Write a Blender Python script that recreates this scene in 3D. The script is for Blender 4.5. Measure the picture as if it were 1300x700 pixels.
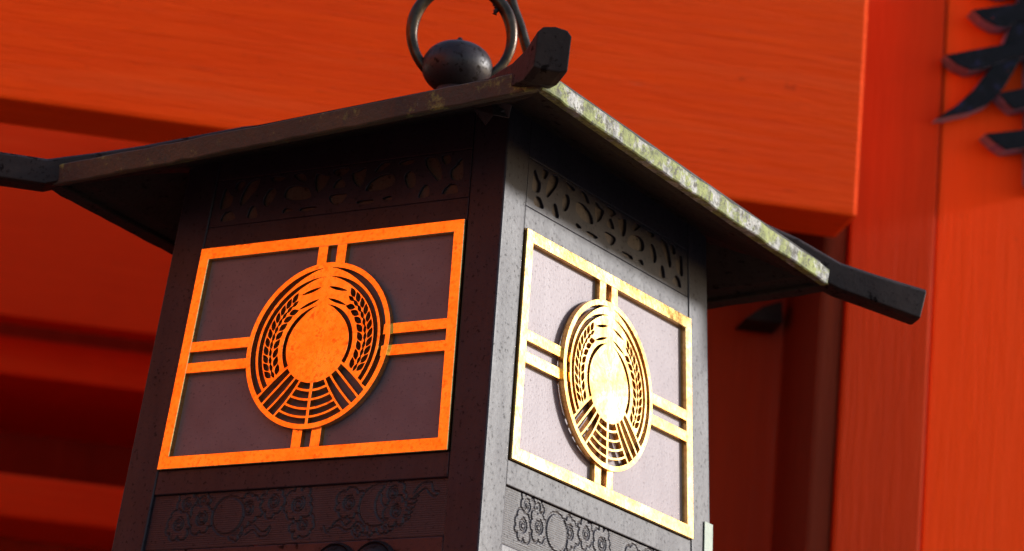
import bpy, bmesh, math, random
import numpy as np
from mathutils import Matrix, Vector
random.seed(7)
scn = bpy.context.scene
for o in list(bpy.data.objects): bpy.data.objects.remove(o)
COL = scn.collection
R_ = math.radians
Z0 = 2.25                     # height of the lantern's pane sill above the ground

# ------------------------------------------------------------------ camera
YAW, PITCH, ROLL = -0.5927, 0.2893, 0.0874
CAM = Vector((1.7174, -2.4355, -0.6465 + Z0))
FPX = 4074.1                  # focal length in pixels of the 1300 px wide photograph
fw = Vector((math.sin(YAW)*math.cos(PITCH), math.cos(YAW)*math.cos(PITCH), math.sin(PITCH)))
rt0 = Vector((math.cos(YAW), -math.sin(YAW), 0)); up0 = rt0.cross(fw)
rt = rt0*math.cos(ROLL) + up0*math.sin(ROLL); up = -rt0*math.sin(ROLL) + up0*math.cos(ROLL)
cam = bpy.data.cameras.new('camera'); camo = bpy.data.objects.new('camera', cam); COL.objects.link(camo)
M = Matrix((rt, up, -fw)).transposed().to_4x4(); M.translation = CAM; camo.matrix_world = M
cam.sensor_width = 36; cam.lens = 36*FPX/1300; cam.clip_start = 0.05; cam.clip_end = 500
cam.dof.use_dof = True; cam.dof.focus_distance = 2.86; cam.dof.aperture_fstop = 8.8
scn.camera = camo
def ray(x, y): return fw + rt*((x-650)/FPX) + up*((350-y)/FPX)

# ------------------------------------------------------------------ sky, sun, exposure
SUN_AZ, SUN_EL = R_(42), R_(19.6)          # measured from +X towards +Y
sdir = Vector((math.cos(SUN_EL)*math.cos(SUN_AZ), math.cos(SUN_EL)*math.sin(SUN_AZ), math.sin(SUN_EL)))
world = bpy.data.worlds.new('World'); scn.world = world; world.use_nodes = True
nt = world.node_tree
sky = nt.nodes.new('ShaderNodeTexSky'); sky.sky_type = 'NISHITA'; sky.sun_disc = False
sky.sun_elevation = SUN_EL; sky.sun_rotation = math.pi/2 - SUN_AZ
sky.air_density = 1.0; sky.dust_density = 1.0; sky.ozone_density = 1.0
nt.links.new(sky.outputs[0], nt.nodes['Background'].inputs[0])
nt.nodes['Background'].inputs[1].default_value = 0.13
sl = bpy.data.lights.new('sun', 'SUN'); sl.energy = 2.9; sl.angle = R_(7); sl.color = (1, .99, .975)
so = bpy.data.objects.new('sun', sl); COL.objects.link(so)
so.rotation_euler = sdir.to_track_quat('Z', 'Y').to_euler(); so.location = (6, 3, 6)
scn.view_settings.view_transform = 'Standard'; scn.view_settings.look = 'None'
scn.view_settings.gamma = 1; scn.view_settings.use_curve_mapping = False
scn.view_settings.exposure = 1.12
scn.render.engine = 'CYCLES'

# ------------------------------------------------------------------ materials
def mat(name):
    m = bpy.data.materials.new(name); m.use_nodes = True
    return m, m.node_tree.nodes, m.node_tree.links, m.node_tree.nodes['Principled BSDF']
def noise(N, L, vec, scale, detail=4, rough=.55, dist=0.):
    n = N.new('ShaderNodeTexNoise'); n.inputs['Scale'].default_value = scale
    n.inputs['Detail'].default_value = detail; n.inputs['Roughness'].default_value = rough
    n.inputs['Distortion'].default_value = dist
    if vec is not None: L.new(vec, n.inputs['Vector'])
    return n.outputs['Fac']
def ramp(N, L, fac, stops):
    r = N.new('ShaderNodeValToRGB'); e = r.color_ramp.elements
    while len(e) < len(stops): e.new(.5)
    for i, (p, c) in enumerate(stops):
        e[i].position = p; e[i].color = (*c, 1) if len(c) == 3 else c
    L.new(fac, r.inputs[0]); return r.outputs[0]
def g(v): return (v, v, v)
def mix(N, L, fac, a, b, mode='MIX'):
    m = N.new('ShaderNodeMix'); m.data_type = 'RGBA'; m.blend_type = mode
    for s, i in ((fac, 0), (a, 6), (b, 7)):
        if hasattr(s, 'links'): L.new(s, m.inputs[i])
        else: m.inputs[i].default_value = s if i == 0 else (*s, 1)
    return m.outputs[2]
def bump(N, L, h, strength, dist, b, prev=None):
    n = N.new('ShaderNodeBump'); n.inputs['Strength'].default_value = strength; n.inputs['Distance'].default_value = dist
    L.new(h, n.inputs['Height'])
    if prev is not None: L.new(prev, n.inputs['Normal'])
    L.new(n.outputs[0], b.inputs['Normal']); return n.outputs[0]
def objco(N, L, scale=(1, 1, 1)):
    t = N.new('ShaderNodeTexCoord'); m = N.new('ShaderNodeMapping'); m.inputs['Scale'].default_value = scale
    L.new(t.outputs['Object'], m.inputs['Vector']); return m.outputs[0]

def bronze(name, c0, c1, speck, metallic, r0, r1, speck_lo=.60, sc=1.0, hatch=False, spec=.5, flow=(60, 3.0, 60), stain=.35, dent=.25):
    m, N, L, b = mat(name); v = objco(N, L)
    big = noise(N, L, v, 14*sc, 5, .6); fine = noise(N, L, v, 260*sc, 3, .6); mid = noise(N, L, v, 75*sc, 4, .65)
    col = ramp(N, L, big, [(.32, c0), (.68, c1)])
    sp = ramp(N, L, mid, [(speck_lo, g(0)), (speck_lo+.06, g(1))])
    sp2 = ramp(N, L, fine, [(.60, g(0)), (.68, g(.6))])
    mx = N.new('ShaderNodeMath'); mx.operation = 'MAXIMUM'; L.new(sp, mx.inputs[0]); L.new(sp2, mx.inputs[1])
    col = mix(N, L, mx.outputs[0], col, speck)
    L.new(col, b.inputs['Base Color']); b.inputs['Metallic'].default_value = metallic
    rr = ramp(N, L, mix(N, L, .5, big, fine), [(.3, g(r0)), (.7, g(r1))]); L.new(rr, b.inputs['Roughness'])
    streak = noise(N, L, objco(N, L, flow), 1.0, 5, .6)
    wide = noise(N, L, objco(N, L, (9, 4, 9)), 1.0, 5, .6)
    streak = mix(N, L, .45, streak, wide)
    sv = N.new('ShaderNodeMapRange'); sv.inputs['To Min'].default_value = spec; sv.inputs['To Max'].default_value = spec*.12; L.new(mx.outputs[0], sv.inputs['Value'])
    st = N.new('ShaderNodeMapRange'); st.inputs['From Min'].default_value = .3; st.inputs['From Max'].default_value = .7
    st.inputs['To Min'].default_value = 1-stain; st.inputs['To Max'].default_value = 1+stain*.6; L.new(streak, st.inputs['Value'])
    ml = N.new('ShaderNodeMath'); ml.operation = 'MULTIPLY'; L.new(sv.outputs[0], ml.inputs[0]); L.new(st.outputs[0], ml.inputs[1])
    L.new(ml.outputs[0], b.inputs['Specular IOR Level'])
    nb = bump(N, L, fine, .25, .0006, b)
    nb = bump(N, L, big, dent, .004, b, nb)
    if hatch:
        w = N.new('ShaderNodeTexWave'); w.bands_direction = 'Y'; w.inputs['Scale'].default_value = 155
        w.inputs['Distortion'].default_value = 1.5; w.inputs['Detail'].default_value = 2; L.new(v, w.inputs['Vector'])
        bump(N, L, w.outputs['Fac'], .35, .0006, b, nb)
    return m
M_BRONZE = bronze('bronze', (.009, .006, .011), (.017, .012, .019), (.006, .005, .005), .02, .47, .57, .70, spec=.34)
M_ENGRAVED = bronze('engraved_bronze', (.016, .012, .015), (.025, .019, .024), (.010, .008, .008), .02, .46, .55, .72, hatch=True, spec=.34)
M_DARK = bronze('dark_iron', (.014, .010, .012), (.028, .019, .020), (.012, .008, .007), .1, .36, .52, spec=.28)
M_POSTB = bronze('post_bronze', (.009, .006, .011), (.017, .012, .019), (.006, .005, .005), .02, .47, .57, .70, spec=.34, flow=(60, 60, 3))
M_HORN = bronze('blackened_bronze', (.013, .008, .008), (.028, .018, .016), (.006, .004, .004), .0, .45, .6, spec=.13)
M_SOFFIT = bronze('soffit_metal', (.010, .007, .006), (.018, .012, .010), (.008, .005, .005), .0, .6, .8, spec=.2)
M_BACK = bronze('copper_backing', (.030, .015, .010), (.050, .027, .018), (.015, .008, .005), .0, .5, .7)
M_PANE = bronze('frosted_pane', (.128, .092, .104), (.166, .126, .138), (.080, .060, .066), .02, .38, .45, .72, 1.2, spec=.20, dent=.07, stain=.16)
M_PURPLE = bronze('purple_patina', (.016, .010, .020), (.026, .013, .017), (.01, .006, .006), .0, .35, .5, spec=.3)

def gold_mat():
    m, N, L, b = mat('gold_leaf'); v = objco(N, L)
    big = noise(N, L, v, 22, 5, .65); mid = noise(N, L, v, 95, 5, .7); fine = noise(N, L, v, 270, 3, .65)
    col = ramp(N, L, mix(N, L, .45, big, mid), [(.34, (.88, .38, .085)), (.52, (1.0, .62, .20)), (.66, (1.0, .74, .32))])
    sp = ramp(N, L, mid, [(.59, g(0)), (.68, g(.8))]); col = mix(N, L, sp, col, (.40, .17, .045))
    sp2 = ramp(N, L, fine, [(.52, g(0)), (.68, g(.6))]); col = mix(N, L, sp2, col, (.50, .22, .05))
    L.new(col, b.inputs['Base Color']); b.inputs['Metallic'].default_value = 1
    L.new(ramp(N, L, mix(N, L, .5, big, mid), [(.35, g(.11)), (.65, g(.20))]), b.inputs['Roughness'])
    nb = bump(N, L, fine, .10, .0003, b); nb = bump(N, L, mid, .10, .0012, b, nb); bump(N, L, big, .18, .004, b, nb)
    return m
M_GOLD = gold_mat()

def eave_mat(name, amount):
    m, N, L, b = mat(name); v = objco(N, L)
    n1 = noise(N, L, v, 38, 6, .7); n2 = noise(N, L, v, 95, 5, .7); n3 = noise(N, L, v, 12, 4, .6)
    base = ramp(N, L, n3, [(.3, (.026, .016, .011)), (.7, (.062, .042, .020))])
    green = ramp(N, L, n2, [(.35, (.05, .055, .010)), (.6, (.19, .21, .05))])
    lo = .62 - .34*amount
    f = ramp(N, L, n1, [(lo, g(0)), (lo+.10, g(1))])
    col = mix(N, L, f, base, green)
    white = ramp(N, L, n2, [(.38, (.085, .082, .072)), (.62, (.31, .30, .285))])
    hi = .72 - .23*amount
    nw = noise(N, L, objco(N, L, (1.3, 1.3, 1.3)), 27, 6, .75)
    fw_ = ramp(N, L, nw, [(hi, g(0)), (hi+.06, g(1))]); col = mix(N, L, fw_, col, white)
    dk = ramp(N, L, noise(N, L, v, 170, 4, .7), [(.54, g(0)), (.62, g(.95))]); col = mix(N, L, dk, col, (.035, .028, .016))
    L.new(col, b.inputs['Base Color']); b.inputs['Roughness'].default_value = .75
    bump(N, L, n2, .7, .003, b); return m
M_EAVE_LICHEN = eave_mat('lichen_eave', 1.0)
M_EAVE = eave_mat('weathered_eave', .12)

def paint(name, c0, c1, axis='X', grain=1., wear=.0, rough=.62, spec=.06):
    m, N, L, b = mat(name)
    sc = {'X': (1.2, 22, 22), 'Z': (22, 22, 1.2)}[axis]
    v = objco(N, L, sc); v0 = objco(N, L)
    gr = noise(N, L, v, 3.2, 7, .66, 1.2); bl = noise(N, L, v0, 2.6, 4, .55)
    fine = noise(N, L, objco(N, L, tuple(s*3 for s in sc)), 4, 5, .6)
    col = ramp(N, L, mix(N, L, .55, bl, gr), [(.30, c0), (.70, c1)])
    if wear:
        wv = noise(N, L, objco(N, L, tuple(s*.9 for s in sc)), 6.5, 6, .7)
        f = ramp(N, L, wv, [(.67, g(0)), (.74, g(wear))]); col = mix(N, L, f, col, (.62, .20, .11))
        st = noise(N, L, v0, 34, 5, .7); f2 = ramp(N, L, st, [(.66, g(0)), (.74, g(.35))]); col = mix(N, L, f2, col, (.30, .02, .006))
    cr = ramp(N, L, fine, [(.63, g(0)), (.75, g(.55*grain))]); col = mix(N, L, cr, col, (.30, .014, .003))
    fd = ramp(N, L, noise(N, L, objco(N, L, tuple(x*.35 for x in sc)), 2.2, 5, .6), [(.56, g(0)), (.74, g(.30*grain))]); col = mix(N, L, fd, col, (.85, .13, .03))
    L.new(col, b.inputs['Base Color']); b.inputs['Roughness'].default_value = rough
    b.inputs['Specular IOR Level'].default_value = spec
    nb = bump(N, L, gr, .6*grain, .006, b); bump(N, L, fine, .6*grain, .003, b, nb)
    return m
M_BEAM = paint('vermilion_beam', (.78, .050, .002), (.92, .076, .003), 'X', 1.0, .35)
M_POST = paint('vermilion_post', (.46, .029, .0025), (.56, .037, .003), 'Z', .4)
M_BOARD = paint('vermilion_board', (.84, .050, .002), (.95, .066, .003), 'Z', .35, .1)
M_WALL = paint('vermilion_wall', (.62, .032, .002), (.74, .044, .003), 'X', .6)
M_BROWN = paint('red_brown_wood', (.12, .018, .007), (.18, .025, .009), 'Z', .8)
M_DULL_RED = paint('dull_red', (.26, .022, .005), (.36, .030, .006), 'Z', .6)  # one even darker red for the recess and gallery boards
M_FAR = paint('added_hall_red', (.54, .092, .008), (.66, .135, .014), 'Z', .4)  # boards of the added hall, hue set for the gold's reflection

def lacquer():
    m, N, L, b = mat('black_lacquer'); v = objco(N, L)
    n = noise(N, L, v, 60, 5, .65)
    col = ramp(N, L, n, [(.3, (.003, .003, .004)), (.58, (.006, .006, .009)), (.74, (.02, .022, .07))])
    w = noise(N, L, v, 42, 5, .7); col = mix(N, L, ramp(N, L, w, [(.69, g(0)), (.73, g(1))]), col, (.55, .06, .015))
    L.new(col, b.inputs['Base Color']); b.inputs['Roughness'].default_value = .42
    b.inputs['Specular IOR Level'].default_value = .08; bump(N, L, n, .3, .003, b); return m
M_LACQ = lacquer()
def side_mat():
    m, N, L, b = mat('slate_blue_edge'); n = noise(N, L, objco(N, L), 26, 5, .65)
    L.new(ramp(N, L, n, [(.35, (.10, .10, .14)), (.55, (.24, .24, .34)), (.68, (.06, .08, .36))]), b.inputs['Base Color'])
    b.inputs['Roughness'].default_value = .4; bump(N, L, n, .4, .003, b); return m
M_SIDE = side_mat()
def simple(name, c, rough=.6, metallic=0., sc=40, var=.25):
    m, N, L, b = mat(name); n = noise(N, L, objco(N, L), sc, 5, .6)
    L.new(ramp(N, L, n, [(.3, tuple(x*(1-var) for x in c)), (.7, tuple(min(1, x*(1+var)) for x in c))]), b.inputs['Base Color'])
    b.inputs['Roughness'].default_value = rough; b.inputs['Metallic'].default_value = metallic
    bump(N, L, n, .3, .002, b); return m
M_RING = simple('ring_bronze', (.042, .028, .019), .32, .85, 90, .5)
M_GROUND = simple('gravel_ground', (.10, .09, .08), .9, 0, 8)
M_THATCH = simple('added_roof_bark', (.035, .028, .022), .95, 0, 12)  # roof of the added hall
M_PAPER = simple('pale_tag', (.24, .27, .22), .7, 0, 120, .12)

# ------------------------------------------------------------------ mesh helpers
def link(name, me, m, parent=None, mw=None):
    o = bpy.data.objects.new(name, me); COL.objects.link(o)
    if m is not None and len(me.materials) == 0: me.materials.append(m)
    if parent: o.parent = parent
    if mw is not None: o.matrix_local = mw
    return o
def tag(o, label, cat, group=None):
    o['label'] = label; o['category'] = cat
    if group: o['group'] = group
    return o
def pydata(name, v, f):
    me = bpy.data.meshes.new(name); me.from_pydata([tuple(p) for p in v], [], f); me.update(); return me
def prep(me, bev=0., seg=2, smooth=False, angle=40):
    bm = bmesh.new(); bm.from_mesh(me); bmesh.ops.recalc_face_normals(bm, faces=bm.faces)
    if bev: bmesh.ops.bevel(bm, geom=[e for e in bm.edges if e.is_manifold and e.calc_face_angle(0) > .4], offset=bev, segments=seg, affect='EDGES', profile=.6, clamp_overlap=True)
    if smooth:
        for f in bm.faces: f.smooth = True
        for e in bm.edges:
            if e.is_manifold and e.calc_face_angle(0) > R_(angle): e.smooth = False
    bm.to_mesh(me); bm.free(); return me
BOXF = [(0, 3, 2, 1), (4, 5, 6, 7), (0, 1, 5, 4), (1, 2, 6, 5), (2, 3, 7, 6), (3, 0, 4, 7)]
def hexa(name, v8, bev=.001, seg=2): return prep(pydata(name, v8, BOXF), bev, seg)
def box(name, x0, x1, y0, y1, z0, z1, bev=.002, seg=2):
    return hexa(name, [(x0, y0, z0), (x1, y0, z0), (x1, y1, z0), (x0, y1, z0), (x0, y0, z1), (x1, y0, z1), (x1, y1, z1), (x0, y1, z1)], bev, seg)
def plate(name, loops, depth, bev=0.):
    """flat plate in XY with holes: outer loop first; back at z=0, front at z=depth"""
    cu = bpy.data.curves.new(name, 'CURVE'); cu.dimensions = '2D'; cu.fill_mode = 'BOTH'
    for lp in loops:
        s = cu.splines.new('POLY'); s.points.add(len(lp)-1); s.use_cyclic_u = True
        for p, q in zip(s.points, lp): p.co = (q[0], q[1], 0, 1)
    cu.extrude = depth/2 - bev; cu.bevel_depth = bev; cu.bevel_resolution = 0; cu.offset = -bev
    t = bpy.data.objects.new('tmp', cu); COL.objects.link(t)
    dg = bpy.context.evaluated_depsgraph_get(); dg.update()
    me = bpy.data.meshes.new_from_object(t.evaluated_get(dg)); me.name = name
    bpy.data.objects.remove(t); bpy.data.curves.remove(cu)
    me.transform(Matrix.Translation((0, 0, depth/2))); me.materials.clear()
    for p in me.polygons: p.use_smooth = False
    return me
def inside(poly, x, y):
    p = np.array(poly); q = np.roll(p, -1, 0); c = np.zeros(len(x), bool)
    for (x0, y0), (x1, y1) in zip(p, q):
        hit = ((y0 > y) != (y1 > y)); c ^= hit & (x < (x1-x0)*(y-y0)/(y1-y0+1e-12) + x0)
    return c
def pierced(name, loops, depth, bev=0.):
    """flat plate in XY, outer loop first then the holes; back at z=0, front at z=depth"""
    from mathutils.geometry import delaunay_2d_cdt
    vs_, es_ = [], []
    for lp in loops:
        b0 = len(vs_); n = len(lp); vs_ += [Vector((p[0], p[1])) for p in lp]; es_ += [(b0+i, b0+(i+1) % n) for i in range(n)]
    co, ed, fa, ov, oe, of = delaunay_2d_cdt(vs_, es_, [], 0, 1e-7)
    tri = [(co[f[0]]+co[f[1]]+co[f[2]])/3 for f in fa]; tx_ = np.array([t.x for t in tri]); ty_ = np.array([t.y for t in tri])
    keep = inside(loops[0], tx_, ty_)
    for lp in loops[1:]: keep &= ~inside(lp, tx_, ty_)
    fa = [f for f, k in zip(fa, keep) if k]
    cnt = {}
    for f in fa:
        for a, b in zip(f, list(f[1:])+[f[0]]): cnt[(a, b)] = cnt.get((a, b), 0)+1
    n = len(co); V = [(p.x, p.y, depth) for p in co] + [(p.x, p.y, 0) for p in co]
    F = [tuple(f) for f in fa] + [tuple(n+i for i in f[::-1]) for f in fa]
    for (a, b) in cnt:
        if (b, a) not in cnt: F.append((b, a, n+a, n+b))
    return prep(pydata(name, V, F), bev, 1)
def tube(name, pts, radii, seg=12, closed=False):
    pts = [Vector(p) for p in pts]; n = len(pts); v = []; f = []
    if not hasattr(radii, '__len__'): radii = [radii]*n
    ref = Vector((.31, .17, .93)).normalized(); prevn = None
    for i, p in enumerate(pts):
        a = pts[(i-1) % n] if closed or i > 0 else p; b = pts[(i+1) % n] if closed or i < n-1 else p
        t = (b-a).normalized()
        nn = (ref - t*ref.dot(t)) if prevn is None else (prevn - t*prevn.dot(t)); nn.normalize(); prevn = nn
        bb = t.cross(nn)
        for k in range(seg):
            an = 2*math.pi*k/seg; v.append(p + (nn*math.cos(an) + bb*math.sin(an))*radii[i])
    for i in range(n if closed else n-1):
        j = (i+1) % n
        for k in range(seg): f.append((i*seg+k, i*seg+(k+1) % seg, j*seg+(k+1) % seg, j*seg+k))
    if not closed: f += [tuple(range(seg))[::-1], tuple((n-1)*seg+k for k in range(seg))]
    return prep(pydata(name, v, f), smooth=True, angle=60)
def smooth_loop(pts, n=4):
    """closed Catmull-Rom through pts"""
    out = []; m = len(pts)
    for i in range(m):
        p0, p1, p2, p3 = (np.array(pts[(i+j-1) % m], float) for j in range(4))
        for t in np.linspace(0, 1, n, endpoint=False):
            out.append(tuple(.5*((2*p1)+(-p0+p2)*t+(2*p0-5*p1+4*p2-p3)*t*t+(-p0+3*p1-3*p2+p3)*t**3)))
    return out

# ------------------------------------------------------------------ ground and the red shrine wall behind
gr = link('ground', pydata('ground', [(-60, -60, 0), (60, -60, 0), (60, 60, 0), (-60, 60, 0)], [(0, 1, 2, 3)]), M_GROUND); gr['kind'] = 'structure'
WA = R_(43)
MW = Matrix.Rotation(WA, 4, 'Z'); MW.translation = (0, 0, Z0)       # wall frame: x along the wall, y into it, z up
wall = bpy.data.objects.new('shrine_wall', None); COL.objects.link(wall)
wall.matrix_world = MW @ Matrix.Translation((0, 1.0, -Z0))
tag(wall, 'vermilion painted timber shrine wall of beam, post and boards behind the lantern', 'wall')
SH = Matrix.Translation((0, -1.0, Z0))                             # from wall empty back to the wall frame
def wbox(name, x0, x1, y0, y1, z0, z1, m, bev=.004):
    cx, cy, cz = (x0+x1)/2, (y0+y1)/2, (z0+z1)/2
    me = box(name, x0-cx, x1-cx, y0-cy, y1-cy, z0-cz, z1-cz, bev)
    return link(name, me, m, wall, SH @ Matrix.Translation((cx, cy, cz)))
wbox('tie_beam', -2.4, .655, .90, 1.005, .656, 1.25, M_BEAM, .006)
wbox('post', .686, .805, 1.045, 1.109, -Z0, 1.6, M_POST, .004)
wbox('side_board', .30, .6845, 1.25, 1.29, -Z0, .90, M_DULL_RED, .003)
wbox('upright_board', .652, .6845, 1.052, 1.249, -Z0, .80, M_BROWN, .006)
wbox('added_shade_board', -2.4, .684, 1.010, 1.30, .76, .80, M_WALL, .004)  # added board hidden behind the beam, blocks light from above
Winv = MW.inverted()
def wallpix(x, y, depth):
    d = Winv.to_3x3() @ ray(x, y); c = Winv @ CAM; t = (depth - c.y)/d.y; p = c + d*t; return (p.x, p.z)
def zat(y, depth): return wallpix(0, y, depth)[1]
# an opening under the beam shows the gallery farther back
far = 3.0
wbox('gallery_board', -3.2, .29, far, far+.06, zat(400, far), zat(400, far)+1.25, M_WALL, .006)
wbox('gallery_rail', -3.2, .29, far+.10, far+.60, zat(474, far+.1), zat(424, far+.1), M_WALL, .008)
wbox('gallery_sill', -3.2, .29, far-.15, far+.70, zat(655, far-.15), zat(599, far-.15), M_WALL, .010)
wbox('gallery_back', -3.2, .29, far+.72, far+.78, -Z0, 1.6, M_DULL_RED, .006)
wbox('gallery_skirt', -3.2, .29, far+.05, far+.12, -Z0, zat(657, far), M_DULL_RED, .006)
wbox('side_return', .291, .31, 1.295, far+.8, -Z0, 1.5, M_WALL, .004)
# the board beyond the post with the big carved character
bd = bpy.data.objects.new('sign_board', None); COL.objects.link(bd); bd.matrix_world = MW @ Matrix.Translation((1.1, 1.05, -Z0))
tag(bd, 'bright vermilion board with a large black carved character, beside the red post', 'sign')
BM = Matrix.Translation((-1.1, -1.05, Z0))
cx, cz = (0.8065+1.7)/2, (-Z0+1.6)/2
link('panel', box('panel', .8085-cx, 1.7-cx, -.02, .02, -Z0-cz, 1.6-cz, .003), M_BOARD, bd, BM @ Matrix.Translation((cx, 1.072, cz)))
wd = [wallpix(936, 414, 1.23), wallpix(960, 398, 1.23), wallpix(984, 391, 1.23), wallpix(985, 420, 1.23)]
link('bracket', hexa('bracket', [(x, 1.19, z) for x, z in wd] + [(x, 1.2515, z) for x, z in wd], .002), M_HORN, wall, SH)
def kpx(p): return wallpix(1160+p[0]/3.18, p[1]/3.18, 1.045)
AX = kpx((470, 300))[0]
def raised(pts, depth):
    me = plate('stroke', [pts], depth, .0010)
    me.materials.append(M_LACQ); me.materials.append(M_SIDE)
    for p in me.polygons: p.material_index = 0 if abs(p.normal.z) > .6 else 1
    me.transform(Matrix.Rotation(math.pi/2, 4, 'X'))
    link('character_stroke', me, None, bd, BM @ Matrix.Translation((0, 1.0525, 0)))
def stroke(poly, depth, mirror=False):
    pts = [kpx(p) for p in poly]
    if mirror: pts = [(2*AX-x, z) for x, z in pts]
    raised(pts, depth)
def hstroke(left, depth):
    """outline of a stroke's left end, top point first; the right end mirrors it about the character's axis"""
    L = [kpx(p) for p in left]
    raised(L + [(2*AX-x+.012, z+.012) for x, z in L[::-1]], depth)
hstroke([(400, -75), (250, -60), (300, -12), (340, 0), (400, -10)], .026)
hstroke([(400, 36), (218, 62), (258, 100), (310, 128), (352, 132), (400, 108)], .030)
hstroke([(400, 190), (108, 245), (150, 282), (205, 306), (262, 298), (330, 272), (400, 250)], .031)
stroke([(372, 128), (400, 40), (440, -60), (500, -60), (470, 60), (440, 190), (395, 290), (345, 375), (285, 438), (215, 470), (70, 500), (150, 447), (225, 380), (285, 305), (330, 235)], .028)
stroke([(372, 128), (400, 40), (440, 40), (470, 60), (440, 190), (395, 290), (345, 375), (285, 438), (215, 470), (70, 500), (150, 447), (225, 380), (285, 305), (330, 235)], .028, True)
hstroke([(420, 376), (318, 396), (350, 432), (385, 462), (420, 455)], .029)
hstroke([(410, 545), (268, 560), (310, 600), (350, 626), (410, 618)], .030)
stroke([(445, 250), (495, 250), (495, 740), (470, 790), (445, 740)], .027)

# added unseen hall: red boards for the gold to mirror, dark roof against sky
hall = bpy.data.objects.new('added_hall', None); COL.objects.link(hall)
hd = Vector((-.55, -.755, 0)).normalized(); hp = hd*3.4
HM = Matrix.Rotation(math.atan2(hd.y, hd.x) - math.pi/2, 4, 'Z'); HM.translation = (hp.x, hp.y, 0)
hall.matrix_world = HM
tag(hall, 'unseen vermilion plank hall added for the lantern to mirror, with a dark sky-blocking roof', 'hall')
pl = box('plank', -.148, .148, 0, .05, 0, 1.8, .004); pl2 = box('low_plank', -.148, .148, 0, .05, 0, 2.72, .004)
for i in range(17):
    x = -2.4 + .3*i
    link('plank', pl, M_FAR, hall, Matrix.Translation((x, random.uniform(-.004, .004), 2.8)))
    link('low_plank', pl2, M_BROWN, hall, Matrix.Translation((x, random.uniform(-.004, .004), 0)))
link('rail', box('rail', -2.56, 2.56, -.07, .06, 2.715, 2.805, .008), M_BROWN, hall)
roofv = [(-3.2, -1.0, 4.72), (3.2, -1.0, 4.72), (3.2, 2.2, 7.4), (-3.2, 2.2, 7.4), (-3.2, -1.0, 4.92), (3.2, -1.0, 4.92), (3.2, 2.2, 7.6), (-3.2, 2.2, 7.6)]
link('roof', hexa('added_hall_roof', roofv, .02), M_THATCH, hall)  # added roof, keeps sky off the shaded lantern face

# ------------------------------------------------------------------ the lantern
H0, K, ZT = .2, .0574, .2181
SQ = math.sqrt(1+K*K)
lan = bpy.data.objects.new('hanging_lantern', None); COL.objects.link(lan); lan.location = (0, 0, Z0)
tag(lan, 'square bronze shrine lantern with gilded crest panels and an overhanging roof', 'lantern')
def h(z): return H0 - K*z
def facem(i):
    m = Matrix(((1, 0, 0), (0, K/SQ, -1/SQ), (0, 1/SQ, K/SQ))).to_4x4()      # columns u, v, w
    m.translation = (0, -H0, 0)
    return Matrix.Rotation(i*math.pi/2, 4, 'Z') @ m
def W_(w): return Matrix.Translation((0, 0, w))
def hw(v): return .1625 - K*v                                                # half width between the posts

# corner posts
PW = .0375
zb, ztp = -.24, .335
def post_mesh():
    v = []
    for z in (zb, ztp):
        a = h(z); b = a - PW
        v += [(b, -a, z), (a, -a, z), (a, -b, z), (b, -b, z)]
    return hexa('corner_post', v, .0025, 3)
pm = post_mesh()
for i in range(4): link('corner_post', pm, M_POSTB, lan, Matrix.Rotation(i*math.pi/2, 4, 'Z'))
def band(name, v0, v1, w0, w1, inset=.0004, bev=.0009):
    a, b = hw(v0)-inset, hw(v1)-inset
    return hexa(name, [(-a, v0, w0), (a, v0, w0), (b, v1, w0), (-b, v1, w0), (-a, v0, w1), (a, v0, w1), (b, v1, w1), (-b, v1, w1)], bev)

# gilded frame, bars and crest medallion
def trap(v0, v1, ins): return [(-hw(v0)+ins, v0), (hw(v0)-ins, v0), (hw(v1)-ins, v1), (-hw(v1)+ins, v1)]
frame_me = pierced('gold_frame', [trap(.0005, .2180, .0006), trap(.0128, .2062, .0118)], .0066, .0005)
CZ, RD = .1087, .080
def arc(r, t0, t1, n):
    return [(r*math.sin(R_(t)), r*math.cos(R_(t))) for t in np.linspace(t0, t1, n)]
def crescent(r0, r1, t0, t1, tip, n=26, endtip=False):
    """slot between two radii that tapers to a point on its outer edge at t0"""
    outp, inp = [], []
    for t in np.linspace(t0, t1, n):
        k = min(1, (t-t0)/tip); k = math.sin(k*math.pi/2)
        if endtip: k = math.sin(math.pi*min(1, max(0, (t-t0)/(t1-t0))))**.7
        k = max(k, .07)
        wdt = (r1-r0)*k; s, c = math.sin(R_(t)), math.cos(R_(t))
        outp.append((r1*s, r1*c)); inp.append(((r1-wdt)*s, (r1-wdt)*c))
    return outp + inp[::-1]
def P(r, t): return (r*math.sin(R_(t)), r*math.cos(R_(t)))
def leaf(r, t, ang, ln, wd):
    c = np.array(P(r, t)); d = R_(t - 90 + ang)      # along the ear, towards its tip
    ax = np.array((math.sin(d), math.cos(d))); nx = np.array((ax[1], -ax[0])); o = []
    xs = [-1, -.62, -.22, .2, .6, 1]; wf = lambda x: (1-abs(x)**1.8)*(1-.22*x)*.5*wd
    for x in xs: o.append(tuple(c + ax*x*ln/2 + nx*wf(x)))
    for x in xs[-2:0:-1]: o.append(tuple(c + ax*x*ln/2 - nx*wf(x)))
    return o
def lerp(a, b, t): return a + (b-a)*t
LA = [(122.5, 127.6), (134.5, 134.7), (147., 141.7), (157.5, 149.6)]     # field lines: angle at the sun, angle at the rim
def fieldline(i, r, off):
    t = lerp(LA[i][0], LA[i][1], (r-.0365)/(.076-.0365)); return P(r, t + math.degrees(off/r))
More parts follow.
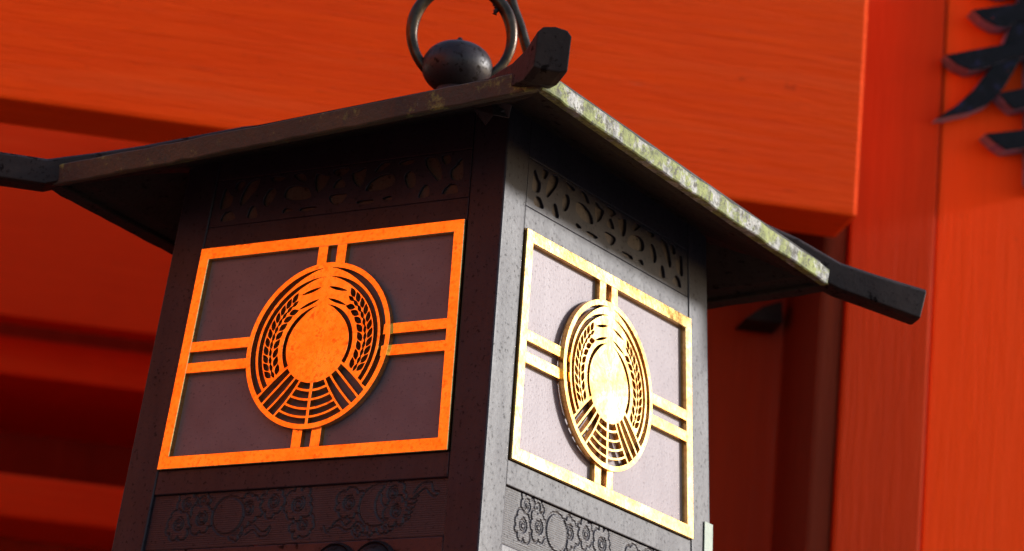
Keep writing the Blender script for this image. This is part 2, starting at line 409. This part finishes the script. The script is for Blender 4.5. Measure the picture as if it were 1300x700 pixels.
def half_holes():
    Hs = []
    def cut(r0, r1, t0, tip):
        end = lerp(LA[0][0], LA[0][1], ((r0+r1)/2-.0365)/.0395) - math.degrees(.0012/((r0+r1)/2))
        return crescent(r0, r1, t0, end, tip)
    Hs.append(cut(.0690, .0750, 4.0, 42)); Hs.append(cut(.0617, .0664, 4.5, 40)); Hs.append(cut(.0348, .0390, 9, 40))
    Hs.append(crescent(.0537, .0565, 4.5, 27, 10, 14, True)); Hs.append(crescent(.0421, .0449, 6.5, 36, 10, 14, True))
    for k in range(11):
        t = 34.5 + 8.15*k
        Hs.append(leaf(.0578, t-.5, 27, .0112, .0056))
        Hs.append(leaf(.0525, t+2.2, 4, .0090, .0036))
    for k in range(8):
        t = 43 + 10.4*k
        Hs.append(leaf(.0466, t, -27, .0112, .0058))
    for i in range(3):                                   # furrow strips
        rs = np.linspace(.0362, .0752, 6)
        Hs.append([fieldline(i, r, .0011) for r in rs] + [fieldline(i+1, r, -.0011) for r in rs[::-1]])
    for r0, r1 in ((.0362, .0422), (.0444, .0510), (.0531, .0596), (.0617, .0675), (.0696, .0752)):
        a = []
        e = lambda r: math.degrees(.0015/r)
        t1 = lambda r: lerp(LA[3][0], LA[3][1], (r-.0365)/.0395) + math.degrees(.0011/r)
        Hs.append(arc(r0, t1(r0), 180-e(r0), 8) + arc(r1, 180-e(r1), t1(r1), 8))
    return Hs
hh = half_holes()
loops = [arc(RD, 0, 360, 129)[:-1]] + hh + [[(-x, y) for x, y in lp] for lp in hh]
med_me = pierced('medallion', loops, .0058, .00028)
VB = [(s*.011, .0545 if False else None) for s in (-1, 1)]
bars = []
for s in (-1, 1):
    x0, x1 = (.0052, .0160) if s > 0 else (-.0160, -.0052)
    bars.append(box('bar', x0, x1, CZ+.0755, .2075, 0, .0063, .0004)); bars.append(box('bar', x0, x1, .0115, CZ-.0755, 0, .0063, .0004))
    y0, y1 = (CZ+.0052, CZ+.0155) if s > 0 else (CZ-.0155, CZ-.0052)
    e = hw((y0+y1)/2) - .0105
    bars.append(box('bar', .0755, e, y0, y1, 0, .0063, .0004)); bars.append(box('bar', -e, -.0755, y0, y1, 0, .0063, .0004))
pane_me = band('pane', -.004, .2225, -.011, -.0032)

# pierced arabesque band under the eaves
HALF = [[(18.0, 267.5), (12.7, 277.9), (19.1, 279.9), (27.7, 282.4), (28.6, 273.0), (24.6, 264.2)],
 [(39.0, 277.6), (45.2, 284.7), (54.8, 284.9), (52.0, 281.0), (44.3, 276.5)],
 [(31.4, 259.5), (36.0, 268.2), (50.2, 273.2), (61.0, 270.7), (62.2, 262.7), (52.5, 258.5), (40.7, 257.7)],
 [(65.0, 282.4), (71.9, 284.6), (80.8, 284.9), (79.9, 281.1), (71.3, 279.5)],
 [(73.3, 268.0), (76.9, 273.4), (83.2, 270.9), (86.8, 262.6), (84.0, 255.9), (77.7, 258.4)],
 [(95.0, 284.6), (106.2, 283.0), (112.1, 274.2), (115.1, 263.4), (111.2, 259.9), (102.6, 268.7), (96.6, 275.9)],
 [(91.8, 246), (95.6, 256.3), (100.4, 257.1), (103.1, 251.0), (102.6, 246)],
 [(127.8, 272.1), (135.0, 279.1), (138.3, 263.1), (135.8, 258.0), (126.3, 260.4), (124.0, 268.7)],
 [(118.4, 249), (124.6, 255.3), (132.2, 253.2), (134.4, 246), (120.4, 246)],
 [(23.1, 249), (39.6, 249.5), (41.5, 246.5), (28.1, 246)], [(51.7, 249), (60.2, 251), (61.4, 246.5)],
 [(112, 284), (120, 284.5), (123, 278), (117, 275.5)]]
CEN = [[(-9.0, 281.5), (-6, 284.8), (6, 284.8), (9.0, 281.5), (0, 277)], [(-6, 269.8), (0, 274.6), (6, 269.8), (5.5, 265.5), (-5.5, 265.5)],
 [(-8.8, 258.6), (8.8, 258.6), (7.8, 252.4), (0, 248.3), (-7.8, 252.4)]]
vs = lambda v: (v*1e-3)
mm = lambda pl: [(x*1e-3, y*1e-3) for x, y in pl]
aloops = [trap(.2405, .2870, .0006)] + [smooth_loop(mm(p)) for p in CEN] + [smooth_loop(mm(p)) for p in HALF] + [smooth_loop(mm([(-x, y) for x, y in p])) for p in HALF]
carv_me = pierced('pierced_band', aloops, .0026, .0003)
back_me = band('band_backing', .2405, .2873, -.010, -.0040)
head_me = band('head_rail', .2874, .334, -.010, -.0008)
top_me = band('top_rail', .2184, .2402, -.010, -.0008)
mid_me = band('bottom_rail', -.0228, .0002, -.010, -.0008)

# engraved panel with sun, moon and clouds: height field with cut grooves
def scallop(cx, cy, r, n, ph=0., dep=.04):
    o = []; n = max(6, n-2); r = r*1.1
    rg = random.Random(int(cx*7+cy*13)); ws = [rg.uniform(.6, 1.5) for _ in range(n)]; tot = sum(ws); a0 = ph
    for k in range(n):
        if k: a0 += 2*math.pi*ws[k-1]/tot
        lr = r*rg.uniform(.82, 1.08)
        for t in np.linspace(0, 1, 10, endpoint=False):
            a = a0 + 2*math.pi*t*ws[k]/tot; rr = (r*.76 + (lr-r*.76)*math.sin(math.pi*t)**.55)*(1 - dep + dep*math.sin(math.pi*t)**.75)
            o.append((cx + rr*math.cos(a), cy + rr*math.sin(a)))
    return o
def spiral(cx, cy, r, ph, turns=1.35):
    turns = 2.1*(-1 if int(cx) % 2 else 1); r = r*1.15
    return [(cx + r*(1-.72*t)*math.cos(ph+2*math.pi*turns*t), cy + r*(1-.72*t)*math.sin(ph+2*math.pi*turns*t)) for t in np.linspace(0, 1, 26)]
def wave(pts, n=6):
    o = []
    for i in range(len(pts)-1):
        p0 = np.array(pts[max(i-1, 0)], float); p1 = np.array(pts[i], float); p2 = np.array(pts[i+1], float); p3 = np.array(pts[min(i+2, len(pts)-1)], float)
        for t in np.linspace(0, 1, n, endpoint=False): o.append(tuple(.5*((2*p1)+(-p0+p2)*t+(2*p0-5*p1+4*p2-p3)*t*t+(-p0+3*p1-3*p2+p3)*t**3)))
    return o + [tuple(pts[-1])]
polys = []
segs = []           # (x0,y0,x1,y1)
def add_line(pl): 
    for a, b in zip(pl[:-1], pl[1:]): segs.append((*a, *b))
def add_shape(poly, inner=()):
    global segs
    if segs:
        s = np.array(segs); mxp = (s[:, 0]+s[:, 2])/2; myp = (s[:, 1]+s[:, 3])/2
        segs = [tuple(t) for t in s[~inside(poly, mxp, myp)]]
    add_line(list(poly) + [poly[0]]); polys.append(poly)
    for i in inner: add_line(i)
def cloud(cx, cy, r, n=8, ph=0., sp=1, rs=.42):
    add_shape(scallop(cx, cy, r, n, ph), [spiral(cx, cy, r*rs, ph+1, 1.3*sp)])
circ = lambda cx, cy, r: [(cx+r*math.cos(a), cy+r*math.sin(a)) for a in np.linspace(0, 2*math.pi, 48, endpoint=False)]
cloud(-107, -30, 9, 8, .4); cloud(-124, -33, 12.5, 9, .1); cloud(-131, -52, 14.5, 9, .5); cloud(-105, -47.5, 15, 9, .2)
cloud(-64, -61, 9.5, 8, .3); add_line(wave([(-60, -66), (-52, -58), (-44, -56), (-36, -62), (-30, -63), (-25, -58)])); add_line(wave([(-52, -65), (-44, -61), (-36, -67), (-28, -67), (-24, -60)]))
cloud(-52, -41, 15.5, 10, .1); cloud(-25, -35.5, 14, 9, .6); cloud(12, -58, 13.5, 9, .2); cloud(3, -39, 16.5, 10, .0)
add_shape(circ(-74.5, -46, 18.5))
add_line(circ(-74.5, -46, 17.4))
cloud(60, -41, 15, 9, .3); cloud(86, -64, 7.5, 8, 0); cloud(72, -65.5, 6.5, 7, .5); cloud(102, -63, 8.5, 8, .2); cloud(106, -34, 14, 9, .1); cloud(112, -51, 13, 9, .5)
moon = [(90.2+19*math.cos(a), -44.5+19.5*math.sin(a)) for a in np.linspace(R_(72), R_(303), 30)] + [(104+15.5*math.cos(a), -43+17*math.sin(a)) for a in np.linspace(R_(245), R_(122), 18)]
add_shape(moon)
add_line(wave([(35, -61), (40, -67), (47, -58), (53, -56), (58, -61), (64, -58)])); add_line(wave([(40, -64.5), (46, -62), (52, -62), (60, -66), (68, -63)]))
add_line(wave([(128, -35), (134, -28), (140, -25.5), (146, -27), (149, -34), (155, -35.5)])); add_line(wave([(127, -41), (133, -36), (140, -31.5), (145, -36), (151, -39.5), (155, -35.5)]))
for k in range(5): add_line(wave([(124-k, -40-5*k), (129-k, -41-4.6*k), (134-1.6*k, -38-4.6*k)]))
S = np.array(segs)*1e-3
v0, v1 = -.0752, -.0236
nx, ny = 500, 80
us = np.linspace(-1, 1, nx); vv = np.linspace(v0, v1, ny)
GX = us[None, :]*np.array([hw(v)-.0004 for v in vv])[:, None]; GY = np.repeat(vv[:, None], nx, 1)
px, py = GX.ravel(), GY.ravel(); dmin = np.full(px.shape, 1e9)
for x0, y0, x1, y1 in S:
    lo = np.searchsorted(vv, min(y0, y1)-.003); hi2 = np.searchsorted(vv, max(y0, y1)+.003)
    if hi2 <= lo: continue
    sl_ = slice(lo*nx, hi2*nx)
    dx, dy = x1-x0, y1-y0; l2 = dx*dx+dy*dy+1e-12
    t = np.clip(((px[sl_]-x0)*dx+(py[sl_]-y0)*dy)/l2, 0, 1)
    d = (px[sl_]-x0-t*dx)**2+(py[sl_]-y0-t*dy)**2
    dmin[sl_] = np.minimum(dmin[sl_], d)
dist = np.sqrt(dmin)
zz = -.0035 - .0016*np.exp(-(dist/.00068)**2) + .0004*np.exp(-(dist/.0030)**2)
rel = np.zeros(px.shape, bool)
for pg in polys: rel |= inside([(a*1e-3, b*1e-3) for a, b in pg], px, py)
zz += np.where(rel, .0004*np.clip(dist/.0030, 0, 1), 0)
ev = [(a, b, c) for a, b, c in zip(px, py, zz)]
ef = [(j*nx+i, j*nx+i+1, (j+1)*nx+i+1, (j+1)*nx+i) for j in range(ny-1) for i in range(nx-1)]
eng_me = pydata('engraved_panel', ev, ef)
eng_me.polygons.foreach_set('use_smooth', [True]*len(eng_me.polygons))
low_me = band('lower_panel', -.235, -.0762, -.010, -.0015)

def boss_mesh():
    v = []; f = []; n = 28; prof = [(.0235, -.004), (.0235, .001), (.0215, .0035), (.0205, .0015), (.017, .007), (.011, .011), (.004, .0125)]
    for r, z in prof:
        for k in range(n): a = 2*math.pi*k/n; v.append((r*math.cos(a), r*math.sin(a), z))
    for i in range(len(prof)-1):
        for k in range(n): f.append((i*n+k, i*n+(k+1) % n, (i+1)*n+(k+1) % n, (i+1)*n+k))
    f.append(tuple((len(prof)-1)*n+k for k in range(n)))
    return prep(pydata('boss', v, f), smooth=True, angle=50)
boss_me = boss_mesh()

for i in range(4):
    F = facem(i)
    fr = link('gold_frame', frame_me, M_GOLD, lan, F @ W_(-.0038))
    dx = (.0055, -.0055, 0, 0)[i]
    for q, b in enumerate(bars): link('bar', b, M_GOLD, fr, Matrix.Translation((dx if q % 4 < 2 else 0, 0, 0)))
    link('medallion', med_me, M_GOLD, fr, Matrix.Translation((dx, CZ, .0032)))
    link('pane', pane_me, M_PANE, lan, F)
    link('top_rail', top_me, M_BRONZE, lan, F); link('bottom_rail', mid_me, M_BRONZE, lan, F); link('head_rail', head_me, M_BRONZE, lan, F)
    link('pierced_band', carv_me, M_BRONZE, lan, F @ W_(-.0036)); link('band_backing', back_me, M_BACK, lan, F)
    link('engraved_panel', eng_me, M_ENGRAVED, lan, F)
    lp = link('lower_panel', low_me, M_PURPLE, lan, F)
    for u in (.0547, .0969): link('boss', boss_me, M_DARK, lp, Matrix.Translation((u, -.1012, 0)))
tagm = pydata('t', [], [])
t_me = box('paper_tag', -.008, .008, -.03, .03, 0, .0012, .0004)
link('paper_tag', t_me, M_PAPER, lan, facem(1) @ Matrix.Translation((.193, -.006, .0005)))

# roof -------------------------------------------------------------
RR, ZE, ET = .2794, .2708, .0190
def tz(x, y): return .0531*x - .0316*y
def ringv(s, z): return [(s*a, s*b, z+tz(s*a, s*b)) for a, b in ((1, -1), (1, 1), (-1, 1), (-1, -1))]
def roof_mesh():
    prof = [(.02, .3915), (.06, .378), (.12, .353), (.18, .3275), (.23, .3085), (.262, .2975), (RR-.006, .2925), (RR-.006, ZE+.006), (RR-.03, ZE+.009), (.19, ZE+.036), (.10, ZE+.062), (.02, ZE+.075)]
    v = []; f = []
    for s, z in prof: v += ringv(s, z)
    n = len(prof)
    for i in range(n-1):
        for k in range(4): f.append((i*4+k, i*4+(k+1) % 4, (i+1)*4+(k+1) % 4, (i+1)*4+k))
    f += [(0, 1, 2, 3), tuple((n-1)*4+k for k in range(4))]
    return prep(pydata('roof', v, f))
roof = link('roof', roof_mesh(), M_SOFFIT, lan)
def rz(x, y, z): return (x, y, z+tz(x, y))
for i in range(4):
    Rm = Matrix.Rotation(i*math.pi/2, 4, 'Z')
    a, b = RR, RR-.013; n = 40; v = []; f = []
    ET = .0158 if i == 1 else .0190
    for k in range(n+1):
        t = -1 + 2*k/n
        dz = random.gauss(0, .00045); do = random.gauss(0, .0004); sag = -.0012*(1-t*t)
        for (r, z) in ((a+do, ZE+dz+sag), (a+.0012+do, ZE+ET+random.gauss(0, .0003)+sag), (b, ZE+ET+.0018+sag), (b, ZE+.003+sag)):
            p = Rm @ Vector((t*r, -r, 0)); v.append((p.x, p.y, z+tz(p.x, p.y)))
    for k in range(n):
        for j in range(4): f.append((k*4+j, (k+1)*4+j, (k+1)*4+(j+1) % 4, k*4+(j+1) % 4))
    f += [(0, 1, 2, 3), (n*4+3, n*4+2, n*4+1, n*4)]
    link('eave_board', prep(pydata('eave_board', v, f), .0012, 1), M_EAVE_LICHEN if i == 1 else M_EAVE if i == 0 else M_HORN, roof)  # rear boards get dark bronze, imitating the shade under the roof
# hip ridges: (a along the diagonal, bottom z, top z), as they stand, bent a little each in its own way
HIPS = {(1, -1): [(.05, .370, .395), (.15, .345, .366), (.225, .312, .333), (.262, .300, .3255), (.2850, .2960, .3285), (.3030, .3015, .3372)],
        (1, 1): [(.05, .350, .390), (.15, .322, .358), (.215, .301, .336), (.2466, .291, .3222), (.278, .2745, .3035), (.305, .2665, .2965), (.340, .2565, .2885)],
        (-1, -1): [(.05, .350, .390), (.15, .316, .352), (.215, .292, .318), (.2466, .280, .3035), (.278, .2640, .2905), (.308, .2640, .2905), (.345, .267, .2940)],
        (-1, 1): [(.05, .350, .390), (.15, .316, .352), (.215, .290, .325), (.2466, .278, .309), (.278, .2575, .2860), (.308, .2560, .2865), (.345, .256, .2865)]}
for (sx, sy), prof in HIPS.items():
    v = []; f = []; d = Vector((sx, sy, 0)).normalized(); nn = Vector((-d.y, d.x, 0)); hwid = .0150
    # a rounded-top section
    sec = [(-1, 0), (-1, .84), (-.72, .97), (0, 1.02), (.72, .97), (1, .84), (1, 0), (.55, -.04), (-.55, -.04)]
    m = len(sec)
    for q, (a, zbt, ztt) in enumerate(prof):
        for s, t in sec:
            last = q == len(prof)-1
            aa = a*math.sqrt(2) + (.006*(t-.5) if last else 0)
            lat = -.0125*min(1, max(0, (.303-a)/.06))*(1 if a > .2 else 0) if (sx, sy) == (1, -1) else 0
            p = d*aa + nn*(s*hwid + lat); v.append((p.x, p.y, zbt + (ztt-zbt)*t))
    for q in range(len(prof)-1):
        for j in range(m): f.append((q*m+j, q*m+(j+1) % m, (q+1)*m+(j+1) % m, (q+1)*m+j))
    f += [tuple(range(m)), tuple((len(prof)-1)*m+j for j in range(m))]
    link('hip_ridge', prep(pydata('hip_ridge', v, f), .0012, 2), M_HORN, roof)
# folded cap plate under the near hip
def at_plane_y(x, y, yy):
    d = ray(x, y); t = (yy - CAM.y)/d.y; p = CAM + d*t; return Vector((p.x, p.y, p.z-Z0))
cp = [at_plane_y(600, 137, -.222), at_plane_y(622, 124, -.230), at_plane_y(650, 133, -.222), at_plane_y(646, 150, -.216), at_plane_y(626, 146, -.232), at_plane_y(616, 159, -.222)]
off = Vector((-.12, .2, .05))*.02
nb_ = len(cp)
vv_ = cp + [p+off for p in cp]
ff_ = [(0, 1, 4, 5), (1, 2, 3, 4), (nb_+5, nb_+4, nb_+1, nb_), (nb_+4, nb_+3, nb_+2, nb_+1)] + [(k, (k+1) % nb_, nb_+(k+1) % nb_, nb_+k) for k in range(nb_)]
link('cap_plate', prep(pydata('cap_plate', vv_, ff_), .0006, 1), M_DARK, roof)

# finial, ring and what the lantern hangs from
def lathe(name, prof, n=40):
    v = []; f = []
    for r, z in prof:
        for k in range(n): a = 2*math.pi*k/n; v.append((r*math.cos(a), r*math.sin(a), z))
    for i in range(len(prof)-1):
        for k in range(n): f.append((i*n+k, i*n+(k+1) % n, (i+1)*n+(k+1) % n, (i+1)*n+k))
    f += [tuple(range(n)), tuple((len(prof)-1)*n+k for k in range(n))]
    return prep(pydata(name, v, f), smooth=True, angle=50)
prof = [(.026, .380), (.025, .392), (.021, .402), (.019, .410), (.021, .416)]
for a in np.linspace(-62, 80, 22): prof.append((.0352*math.cos(R_(a))**.85, .4480 + .0262*math.sin(R_(a))))
prof += [(.0052, .4745), (.0045, .4765), (.0015, .4802)]
fin = link('finial', lathe('finial', prof), M_DARK, lan, Matrix.Translation((-.0062, -.0046, 0)))
e1 = Vector((.0892, .0634, .0113)).normalized(); e2 = (Vector((0, 0, 1)) - e1*e1.z).normalized()
rc = Vector((-.0045, -.0044, .4835)); rmaj = .0497
rp = [rc + e1*rmaj*math.cos(a) + e2*(rmaj*1.06)*math.sin(a) for a in np.linspace(0, 2*math.pi, 72, endpoint=False)]
rad = [.0057 + .0007*math.sin(3*a) for a in np.linspace(0, 2*math.pi, 72, endpoint=False)]
link('hanging_ring', tube('hanging_ring', rp, rad, 14, True), M_RING, lan)

hook = bpy.data.objects.new('iron_hanger', None); COL.objects.link(hook); hook.location = (0, 0, Z0+1.25)
tag(hook, 'curved iron rod that the lantern ring hangs from, with a wire end', 'hanger')
HMx = Matrix.Translation((0, 0, -1.25))
bk = Vector((-.035, .052, 0))
hp_ = [(.003, -.001, 1.25), (.003, -.001, .80), (.001, .004, .62), (.0065, .010, .575), (.0170, .024, .5530)]
for (x, y, z) in [(.028, .0192, .5501), (.0343, .0235, .5254), (.0416, .0283, .5052), (.0492, .0332, .4809), (.0542, .0365, .4648), (.058, .039, .440)]:
    hp_.append((x+bk.x*.45, y+bk.y*.45, z+.004))
hp_.append((.05, .075, .375))
link('rod', tube('rod', wave(hp_, 8), .0052, 12), M_RING, hook, HMx)
hk = [(.001, .004, .62), (-.002, .012, .585), (-.0055, .014, .552), (-.0065, .002, .5300), (-.007, -.016, .540), (-.004, -.018, .560)]
link('claw', tube('claw', wave(hk, 8), .0042, 10), M_RING, hook, HMx)
wv = [(.0180, .0110, .540), (.0225, .0125, .531), (.0215, .0140, .524), (.0196, .0132, .5195), (.0212, .0142, .5150), (.0199, .0137, .5085)]
link('tie_wire', tube('tie_wire', wave(wv, 6), [.0022+.0007*math.sin(k*1.7) for k in range(31)], 8), M_DARK, hook, HMx)
